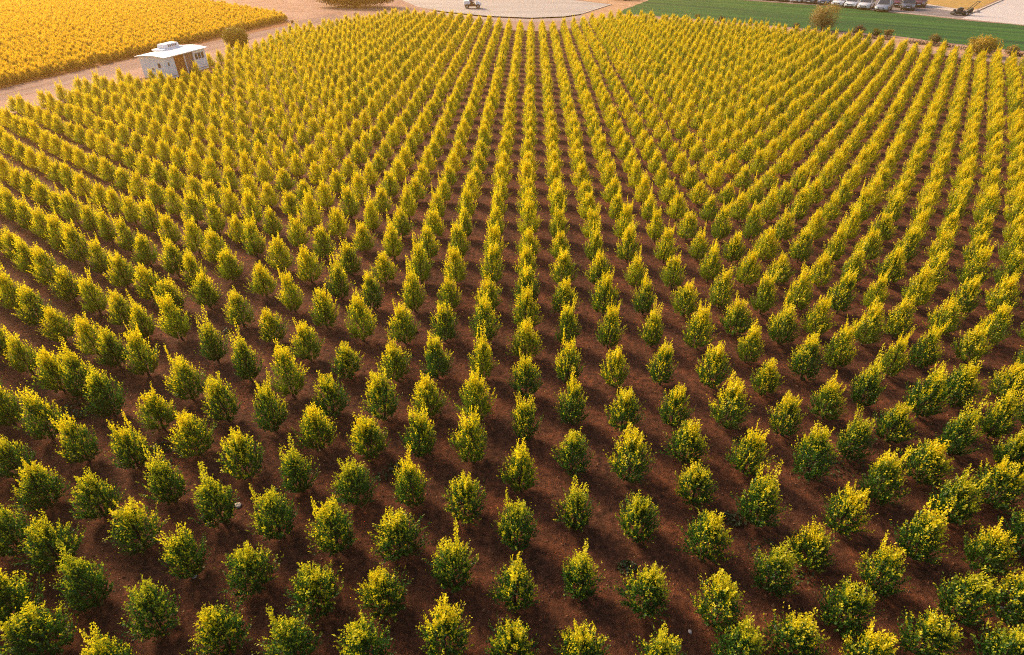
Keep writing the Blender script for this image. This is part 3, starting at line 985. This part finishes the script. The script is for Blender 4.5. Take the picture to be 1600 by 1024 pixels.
# gable infill under the curved roof, floor
for xg in (x0 + t / 2, x1 - t / 2):
    ys = np.linspace(y0, y1, 11)
    top = [(xg, yy, CZ - .035 + .13 * math.sin(math.pi * (yy) / Wc)) for yy in ys]
    ring = [(xg, yy, zt) for yy in ys]
    vs_, fs = [], []
    for dx in (-t / 2, t / 2):
        vs_ += [(p[0] + dx, p[1], p[2]) for p in ring] + [(p[0] + dx, p[1], p[2]) for p in top]
    n = len(ys)
    for i in range(n - 1):
        fs += [(i, i + 1, n + i + 1, n + i), (2 * n + i, 2 * n + i + 1, 3 * n + i + 1, 3 * n + i), (n + i, n + i + 1, 3 * n + i + 1, 3 * n + i)]
    body.add(vs_, fs, M['white'])
body.box(((x0 + x1) / 2, (y0 + y1) / 2, zf - .04), (x1 - x0, y1 - y0, .08), M['black'])
body.box(((x0 + x1) / 2, y0 - .008, .52), (x1 - x0, .016, .04), M['steel'])
body.build('body', cr)
rf = MB()
ys = np.linspace(0, Wc, 15)
prof = [(yy, CZ + .13 * math.sin(math.pi * yy / Wc)) for yy in ys]
rings = []
for xx in np.linspace(0, Lc, 9):
    rings.append([(xx, yy, zz) for yy, zz in prof] + [(xx, yy, zz - .045) for yy, zz in prof[::-1]])
rf.loft(rings, M['roof_white'])
for xx in np.linspace(.5, Lc - .5, 8):                # standing seams
    rf.tube([(xx, yy, zz + .004) for yy, zz in prof], [.012] * len(prof), M['roof_white'], 4)
roof = rf.build('roof', cr)
ac = MB()
ax, ay = Lc * .62, Wc * .78
ac.box((ax, ay, CZ + .36), (1.75, .90, .36), M['white'], taper=.93, bevel=.05)
ac.box((ax - .1, ay, CZ + .17), (2.6, 1.15, .10), M['roof_white'], bevel=.02)
ao = ac.build('roof_unit', roof)
gr = MB()
for i in range(5):
    gr.box((ax - .45 + i * .22, ay - .452, CZ + .40), (.12, .02, .16), M['grey_door'])
gr.build('vent', cr).parent = roof


def window(xa, xb, za, zb, y, npane, parent, axis='x'):
    f, g = MB(), MB()
    for i in range(npane + 1):
        xx = xa + (xb - xa) * i / npane
        xx = min(max(xx, xa + .025), xb - .025)
        f.box((xx, y, (za + zb) / 2) if axis == 'x' else (y, xx, (za + zb) / 2), (.05, .09, zb - za) if axis == 'x' else (.09, .05, zb - za), M['white'])
    for zz in (za + .022, zb - .022):
        w = (xb - xa) - .10
        f.box(((xa + xb) / 2, y, zz) if axis == 'x' else (y, (xa + xb) / 2, zz), (w, .08, .044) if axis == 'x' else (.08, w, .044), M['white'])
    g.box(((xa + xb) / 2, y + .012, (za + zb) / 2) if axis == 'x' else (y + .012, (xa + xb) / 2, (za + zb) / 2), (xb - xa, .012, zb - za) if axis == 'x' else (.012, xb - xa, zb - za), M['glass'])
    fo = f.build('window', parent)
    g.build('pane', fo)
    return fo


window(wx0, wx1, 1.20, 1.80, y0 + t / 2, 3, cr)
window(sw0, sw1, 1.25, 1.65, y0 + t / 2, 1, cr)
window(ew0, ew1, 1.15, 1.60, x0 + t / 2, 1, cr, 'y')
dr = MB()                                             # brown door leaf with its panels
dr.box(((xd0 + xd1) / 2, y0 + .07, (zf + 1.93) / 2), (xd1 - xd0 - .04, .05, 1.93 - zf), M['brown_door'])
for zc in (.78, 1.45):
    dr.box(((xd0 + xd1) / 2, y0 + .04, zc), (xd1 - xd0 - .4, .02, .5), M['brown_door'], bevel=.006)
do = dr.build('door', cr)
tag(do, 'rusty brown door')
hb = MB(); hb.tube([(xd1 - .14, y0 + .03, 1.0), (xd1 - .14, y0 - .02, 1.02), (xd1 - .14, y0 - .02, 1.16), (xd1 - .14, y0 + .03, 1.18)], [.012] * 4, M['steel']); hb.build('handle', do)
dg = MB()
dg.box(((xd1 + xd2) / 2, y0 + .09, (zf + 1.93) / 2), (xd2 - xd1 - .04, .05, 1.93 - zf), M['grey_door'])
for i in range(3):
    dg.box((xd1 + .18 + i * .32, y0 + .06, 1.2), (.05, .02, 1.3), M['brown_door'])
d2 = dg.build('door', cr); tag(d2, 'grey brown sliding door')
for xx in (xd0, xd1, xd2):
    pl = MB(); pl.box((xx, y0 - .012, (zf + 1.93) / 2), (.05, .10, 1.93 - zf - .01), M['white']); pl.build('door_post', cr)
sk = MB(); sk.cyl((x0 - .02, y0 + 1.35, 1.1), (1, 0, 0), .09, .05, M['steel'], 14); sk.build('socket_cover', cr)
for xx in (Lc * .36, Lc * .52):
    for yy, sg in ((y0 + .02, -1), (y1 - .02, 1)):
        wb = MB(); wb.cyl((xx, yy, .28), (0, 1, 0), .28, .18, M['rubber'], 20); wo = wb.build('wheel', cr, True)
        rb = MB(); rb.cyl((xx, yy + sg * .095, .28), (0, 1, 0), .16, .03, M['steel'], 14); rb.build('rim', wo)
tb = MB(); tb.tube([(x0, Wc / 2 - .5, zf - .05), (-.75, Wc / 2, zf - .02), (x0, Wc / 2 + .5, zf - .05)], [.035] * 3, M['black']); tb.cyl((-.8, Wc / 2, .2), (0, 0, 1), .04, .4, M['black'], 8); tb.build('tow_bar', cr)


# ------------------------------------------------------------------ parked cars
def section(y, w0, w1, z0, z1, r=.10):
    """A rounded box section across the car at length y: half widths low and high, heights."""
    return [(-w0 + r, y, z0), (w0 - r, y, z0), (w0, y, z0 + r), (w1, y, z1 - r), (w1 - r * 1.3, y, z1), (-w1 + r * 1.3, y, z1), (-w1, y, z1 - r), (-w0, y, z0 + r)]


def car(label, loc, rz, paint, suv=False, indicators=False, name='parked_car'):
    """Front towards -y; the front bumper is at the origin."""
    root = thing(name, label, 'car', loc, rz, 'cars parked along the lawn')
    s = 1.0
    Lg, hw = (4.5, .92)
    hb_, ht = (.98, 1.66) if suv else (.90, 1.46)
    b = MB()
    st = [(0.0, hw * .80, hw * .78, .30, .62), (.10, hw * .93, hw * .90, .24, .72), (.55, hw, hw * .96, .22, hb_ - .12), (1.15, hw, hw * .98, .22, hb_), (2.4, hw, hw * .99, .22, hb_ + .02),
          (3.9, hw, hw * .97, .22, hb_ + .02), (4.35, hw * .96, hw * .92, .26, hb_ - .02), (Lg, hw * .86, hw * .82, .34, hb_ - .12)]
    b.loft([section(*q) for q in st], paint)
    # roof shell and pillars
    yf0, yf1, yr1, yr0 = 1.10, 1.78, (3.85 if suv else 3.25), (4.28 if suv else 4.05)
    wr = hw * .74
    b.loft([[(-wr, yy, ht - .05), (wr, yy, ht - .05), (wr * .96, yy, ht - .01), (wr * .7, yy, ht + .02), (-wr * .7, yy, ht + .02), (-wr * .96, yy, ht - .01)] for yy in (yf1, (yf1 + yr1) / 2, yr1)], paint)
    wb_ = hw * .95
    for sg in (-1, 1):
        for a, c in (((sg * wb_ * .97, yf0, hb_ - .02), (sg * wr * .98, yf1, ht - .02)), ((sg * wb_, 2.45, hb_ - .02), (sg * wr, 2.45, ht - .03)), ((sg * wb_ * .97, yr0, hb_ - .02), (sg * wr * .98, yr1, ht - .02))):
            b.tube([a, c], [.045, .04], paint, 5)
    bo = b.build('body', root, True)
    def quad(nm, pts, m, th=.012):
        q = MB()
        p = [Vector(x) for x in pts]
        nv = (p[1] - p[0]).cross(p[3] - p[0]).normalized() * th
        q.add(p + [x - nv for x in p], [(0, 1, 2, 3), (7, 6, 5, 4), (0, 4, 5, 1), (1, 5, 6, 2), (2, 6, 7, 3), (3, 7, 4, 0)], m)
        return q.build(nm, root)
    g = .94
    quad('windscreen', [(-wb_ * g, yf0, hb_), (wb_ * g, yf0, hb_), (wr * g, yf1, ht - .03), (-wr * g, yf1, ht - .03)], M['glass'])
    quad('rear_window', [(wb_ * g, yr0, hb_), (-wb_ * g, yr0, hb_), (-wr * g, yr1, ht - .03), (wr * g, yr1, ht - .03)], M['glass'])
    for sg in (-1, 1):
        for ya, yb, yc, yd in ((yf0 + .12, 2.40, 2.40, yf1 + .06), (2.50, yr0 - .12, yr1 - .06, 2.50)):
            quad('side_window', [(sg * wb_ * .99, ya, hb_), (sg * wb_ * .99, yb, hb_), (sg * wr * .99, yc, ht - .04), (sg * wr * .99, yd, ht - .04)], M['glass'])
        h = MB(); h.box((sg * hw * .66, .075, .66), (.36, .12, .14), M['lamp_glass'], Matrix.Rotation(sg * .25, 3, 'Z'), bevel=.03); h.build('headlight', root, True)
        if indicators:
            h = MB(); h.box((sg * hw * .80, .06, .50), (.16, .10, .09), M['orange_lamp'], bevel=.02); h.build('indicator', root)
        h = MB(); h.box((sg * hw * .70, Lg - .045, .74), (.30, .10, .15), M['tail_red'], bevel=.03); h.build('tail_lamp', root, True)
        h = MB(); h.box((sg * (hw + .08), 1.38, hb_ + .06), (.20, .12, .13), paint, bevel=.04); h.build('wing_mirror', root, True)
        for yy in (.82, 3.62):
            w = MB(); w.cyl((sg * (hw - .09), yy, .33), (1, 0, 0), .33, .22, M['rubber'], 22); wo = w.build('wheel', root, True)
            w = MB(); w.cyl((sg * (hw + .025), yy, .33), (1, 0, 0), .20, .03, M['steel'], 14)
            for q in range(5):
                a = q * 1.2566
                w.box((sg * (hw + .035), yy + math.cos(a) * .11, .33 + math.sin(a) * .11), (.02, .05, .16), M['steel'], Matrix.Rotation(a - math.pi / 2, 3, 'X'))
            w.build('rim', wo)
    gg = MB(); gg.box((0, -.004, .52), (.86, .05, .14), M['black'], bevel=.01); gg.box((0, .0, .33), (1.2, .05, .10), M['black'], bevel=.01); gg.build('grille', root)
    np_ = MB(); np_.box((0, -.04, .44), (.50, .015, .10), M['white']); np_.build('number_plate', root)
    return root


def paint(name, c, metallic=0.0):
    return mat(name, c, 0.25, metallic, 0.5, coat=0.8)


P_white, P_white2 = paint('white_car_paint', (.72, .70, .71)), paint('off_white_car_paint', (.62, .60, .61))
P_silver, P_grey = paint('silver_car_paint', (.42, .42, .44), .5), paint('dark_grey_car_paint', (.10, .10, .115), .4)
P_black, P_maroon = paint('black_car_paint', (.022, .022, .026)), paint('maroon_car_paint', (.13, .022, .025), .2)
P_blue = paint('dark_blue_car_paint', (.03, .045, .10), .2)
CAR_RZ = math.atan2(AWAY.y, AWAY.x) - math.pi / 2
for px, py, lb, pt, suv, ind in (
        (1172, 0.4, 'dark maroon car, first in the row from the sandy corner end', P_maroon, False, False),
        (1195, 2.2, 'black car second in the row, beside the dark maroon first one', P_black, True, False),
        (1218, 4.0, 'dark grey car third in the row, beside the second black one', P_grey, False, False),
        (1241, 5.7, 'off-white car between two dark cars, fourth in the row', P_white2, False, False),
        (1262, 7.3, 'dark grey car fifth in the row, next to an off-white one', P_grey, False, False),
        (1284, 9.2, 'dark blue car just before the group of white cars', P_blue, False, False),
        (1306, 11.3, 'white car next to the dark blue one, first of the white group', P_white, False, False),
        (1326, 13.5, 'white car in the middle of the white group', P_white, False, False),
        (1347, 16.0, 'tall white car beside the big silver grey one', P_white2, True, False),
        (1375, 19.2, 'big silver grey car at the front end of the row near the lawn', P_silver, True, False)):
    car(lb, at(px, py), CAR_RZ, pt, suv, ind)
car('maroon car half hidden behind the big silver grey one', at(1399, 12.0), CAR_RZ, P_maroon, True)
car('dark grey car with orange indicators near the dry grass plot', at(1418, 17.2), CAR_RZ + R(14), P_grey, True, True)
car('maroon car last in the row beside the dry grass', at(1434, 12.2), CAR_RZ + R(4), P_maroon, True)


# ------------------------------------------------------------------ buggy with its driver
bg = at(738, 13.2)
BRZ = R(8)
bug = thing('buggy', 'small white open buggy with maroon chassis on the pale lot', 'buggy', bg, BRZ)
# length along x, front at +x
ch = MB(); ch.box((0, 0, .46), (2.5, .95, .14), M['maroon_frame'], bevel=.03); ch.box((0, 0, .36), (1.5, 1.15, .10), M['black'], bevel=.02)
ch.box((-.12, 0, .56), (1.15, .98, .16), M['maroon_frame'], bevel=.03); ch.tube([(1.28, -.45, .42), (1.42, -.45, .60), (1.42, .45, .60), (1.28, .45, .42)], [.03] * 4, M['black']); ch.build('chassis', bug)
hd = MB(); hd.loft([[(x, -w, z0), (x, w, z0), (x, w, z1 - .08), (x, w * .8, z1), (x, -w * .8, z1), (x, -w, z1 - .08)] for x, w, z0, z1 in ((.55, .48, .5, 1.02), (.9, .50, .5, .98), (1.25, .44, .5, .82), (1.36, .36, .55, .72))], M['white']); hd.build('bonnet', bug, True)
rb_ = MB(); rb_.box((-.85, 0, .82), (.95, 1.1, .50), M['white'], bevel=.06); rb_.build('cargo_box', bug, True)
se = MB(); se.box((-.15, 0, .70), (.55, .95, .16), M['black'], bevel=.04); se.box((-.40, 0, 1.0), (.12, .95, .5), M['black'], bevel=.04); se.build('seat', bug, True)
for y in (-.54, .54):
    pp = MB(); pp.tube([(.62, y * .8, .95), (.35, y, 1.82), (-.85, y, 1.82), (-.95, y * .9, 1.0)], [.025] * 4, M['white']); pp.build('roof_post', bug)
rp = MB(); rp.box((-.25, 0, 1.86), (1.45, 1.25, .06), M['white'], bevel=.02); rp.build('roof', bug)
swl = MB(); swl.tube([(.62, .0, .95), (.32, .0, 1.10)], [.02, .02], M['black'])
swl.tube([(.32 + .06 * math.cos(a) , .17 * math.sin(a), 1.10 + .16 * math.cos(a)) for a in np.linspace(0, 6.283, 15)], [.014] * 15, M['black']); swl.build('steering_wheel', bug)
for x in (-.85, .88):
    for y in (-.52, .52):
        w = MB(); w.cyl((x, y, .31), (0, 1, 0), .31, .24, M['rubber'], 20); wo = w.build('wheel', bug, True)
        w = MB(); w.cyl((x, y * 1.25, .31), (0, 1, 0), .16, .03, M['steel'], 12); w.build('rim', wo)
for y in (-.3, .3):
    h = MB(); h.box((1.335, y, .74), (.06, .14, .12), M['lamp_glass'], bevel=.02); h.build('headlight', bug)


def skin_figure(name, joints, edges, radii, m, parent=None, levels=2, root_v=0):
    me = bpy.data.meshes.new(name)
    me.from_pydata(joints, edges, [])
    o = bpy.data.objects.new(name, me)
    C.objects.link(o)
    if parent:
        o.parent = parent
    o.modifiers.new('skin', 'SKIN').use_smooth_shade = True
    for i, v in enumerate(me.skin_vertices[0].data):
        v.radius = (radii[i], radii[i]) if not isinstance(radii[i], tuple) else radii[i]
        v.use_root = i == root_v
    o.modifiers.new('sub', 'SUBSURF').levels = levels
    o.modifiers['sub'].render_levels = levels
    me.materials.append(m)
    return o


# seated figure, facing +x, hands on the wheel
dv = thing('person', 'person in a blue shirt sitting in the white buggy, hands on the wheel', 'person', bg + Vector((0, 0, 0)), BRZ)
J = [(-.20, 0, .84), (-.20, 0, 1.02), (-.19, 0, 1.22), (-.18, 0, 1.36), (-.165, 0, 1.46), (-.15, 0, 1.58), (-.14, 0, 1.68)]
E_ = [(0, 1), (1, 2), (2, 3), (3, 4), (4, 5), (5, 6)]
Rr = [(.15, .11), (.135, .10), (.16, .115), (.12, .09), (.052, .052), (.085, .095), (.07, .075)]
for sg in (-1, 1):
    i = len(J)
    J += [(-.18, sg * .19, 1.33), (-.06, sg * .25, 1.10), (.17, sg * .17, 1.10), (.27, sg * .14, 1.12)]
    E_ += [(3, i), (i, i + 1), (i + 1, i + 2), (i + 2, i + 3)]
    Rr += [.062, .048, .036, .026]
    i2 = len(J)
    J += [(-.16, sg * .10, .84), (.26, sg * .13, .86), (.36, sg * .13, .50), (.50, sg * .13, .46)]
    E_ += [(0, i2), (i2, i2 + 1), (i2 + 1, i2 + 2), (i2 + 2, i2 + 3)]
    Rr += [.09, .062, .042, .035]
    for q in range(5):                                # fingers closed round the wheel rim, the thumb from the side
        k = len(J)
        if q < 4:
            J += [(.31, sg * .14, 1.155 - q * .019), (.345, sg * (.15 + .006 * q), 1.155 - q * .019), (.350, sg * .172, 1.150 - q * .019)]
        else:
            J += [(.285, sg * .12, 1.16), (.31, sg * .108, 1.178), (.335, sg * .11, 1.18)]
        E_ += [(i + 3, k), (k, k + 1), (k + 1, k + 2)]
        Rr += [.010, .009, .008]
skin_figure('body', J, E_, Rr, M['skin'], dv)
# clothing: shirt and trousers over the body
sj = [(-.20, 0, .86), (-.20, 0, 1.02), (-.19, 0, 1.22), (-.18, 0, 1.38)]
se_ = [(0, 1), (1, 2), (2, 3)]
sr = [(.165, .125), (.15, .115), (.175, .13), (.13, .10)]
for sg in (-1, 1):
    i = len(sj)
    sj += [(-.18, sg * .20, 1.335), (-.06, sg * .255, 1.10), (.08, sg * .205, 1.10)]
    se_ += [(3, i), (i, i + 1), (i + 1, i + 2)]
    sr += [.075, .060, .050]
skin_figure('shirt', sj, se_, sr, M['blue_cloth'], dv)
tj, te, tr = [(-.19, 0, .85)], [], [(.165, .13)]
for sg in (-1, 1):
    i = len(tj)
    tj += [(-.12, sg * .10, .85), (.26, sg * .13, .865), (.355, sg * .13, .54)]
    te += [(0, i), (i, i + 1), (i + 1, i + 2)]
    tr += [.105, .075, .055]
skin_figure('trousers', tj, te, tr, M['dark_cloth'], dv)
hm = MB()
rings = []
for zz, rr, xo in ((1.60, .098, -.165), (1.66, .104, -.16), (1.72, .092, -.15), (1.765, .055, -.145), (1.775, .01, -.145)):
    rings.append([(xo + math.cos(a) * rr * 1.05, math.sin(a) * rr * .93, zz) for a in np.linspace(0, 6.283, 15)[:-1]])
hm.loft(rings, M['hair']); hm.build('hair', dv, True)
fc = MB()
for sg in (-1, 1):
    fc.box((-.058, sg * .032, 1.625), (.012, .022, .012), M['hair'], bevel=.003)
    fc.box((-.15, sg * .094, 1.615), (.03, .02, .05), M['skin'], bevel=.006)
fc.box((-.045, 0, 1.600), (.030, .024, .040), M['skin'], bevel=.008)
fc.box((-.058, 0, 1.563), (.012, .045, .010), M['maroon_frame'], bevel=.002)
fc.build('face', dv)

# ------------------------------------------------------------------ black mower on the driveway
mw = thing('mower', 'small black mower with a tilted handle on the grey driveway', 'mower', at(1499, 24), R(-12))
dk = MB()
dk.loft([[(x, -w, z0), (x, w, z0), (x, w, z1 - .06), (x, w * .8, z1), (x, -w * .8, z1), (x, -w, z1 - .06)] for x, w, z0, z1 in ((-1.15, .30, .20, .40), (-.95, .52, .16, .50), (0, .58, .16, .56), (.75, .52, .16, .52), (.9, .4, .2, .42))], M['black'])
dk.build('deck', mw, True)
en = MB(); en.box((-.15, 0, .74), (.75, .62, .40), M['black'], taper=.8, bevel=.06); en.cyl((-.15, 0, .98), (0, 0, 1), .22, .10, M['steel'], 16); en.cyl((.32, .25, .78), (0, 0, 1), .07, .3, M['steel'], 10); en.build('engine', mw, True)
fr = MB(); fr.box((-.85, 0, .64), (.42, .5, .24), M['black'], taper=.7, bevel=.04); fr.build('fuel_tank', mw, True)
hn = MB()
for y in (-.42, .42):
    hn.tube([(.62, y, .40), (1.05, y, .86), (1.75, y * .95, 1.72), (1.92, y * .9, 1.80)], [.045] * 4, M['black'], 8)
hn.tube([(1.92, -.38, 1.80), (1.96, 0, 1.82), (1.92, .38, 1.80)], [.05] * 3, M['black'], 8)
hn.tube([(1.20, -.42, 1.05), (1.20, .42, 1.05)], [.035] * 2, M['black'], 6)
hn.tube([(.0, .0, .9), (1.15, .0, 1.0)], [.035, .03], M['black'], 6)
hn.build('handle', mw)
bgm = MB(); bgm.loft([[(x, -w, z0), (x, w, z0), (x, w, z1), (x, -w, z1)] for x, w, z0, z1 in ((.92, .32, .34, .62), (1.15, .36, .30, .86), (1.45, .30, .42, .98))], M['black']); bgm.build('grass_bag', mw)
for x, r in ((-.85, .22), (.65, .30)):
    for y in (-.58, .58):
        w = MB(); w.cyl((x, y, r), (0, 1, 0), r, .16, M['rubber'], 18); wo = w.build('wheel', mw, True)
        w = MB(); w.cyl((x, y * 1.15, r), (0, 1, 0), r * .5, .03, M['steel'], 10); w.build('rim', wo)

# ------------------------------------------------------------------ haze
hz = MB()
hz.box((0, 150, 5.6), (846, 426, 13.4), M['white'])
ho = hz.build('haze')
hm_ = bpy.data.materials.new('haze')
hm_.use_nodes = True
hm_.node_tree.nodes.clear()
ho_out = hm_.node_tree.nodes.new('ShaderNodeOutputMaterial')
pv = hm_.node_tree.nodes.new('ShaderNodeVolumePrincipled')
pv.inputs['Color'].default_value = (*HAZE_COLOR, 1)
pv.inputs['Density'].default_value = HAZE_DENSITY
pv.inputs['Anisotropy'].default_value = HAZE_ANISO
hm_.node_tree.links.new(pv.outputs[0], ho_out.inputs['Volume'])
ho.data.materials.clear()
ho.data.materials.append(hm_)
tag(ho, 'pale golden evening haze over the whole orchard', 'haze', None, 'stuff')
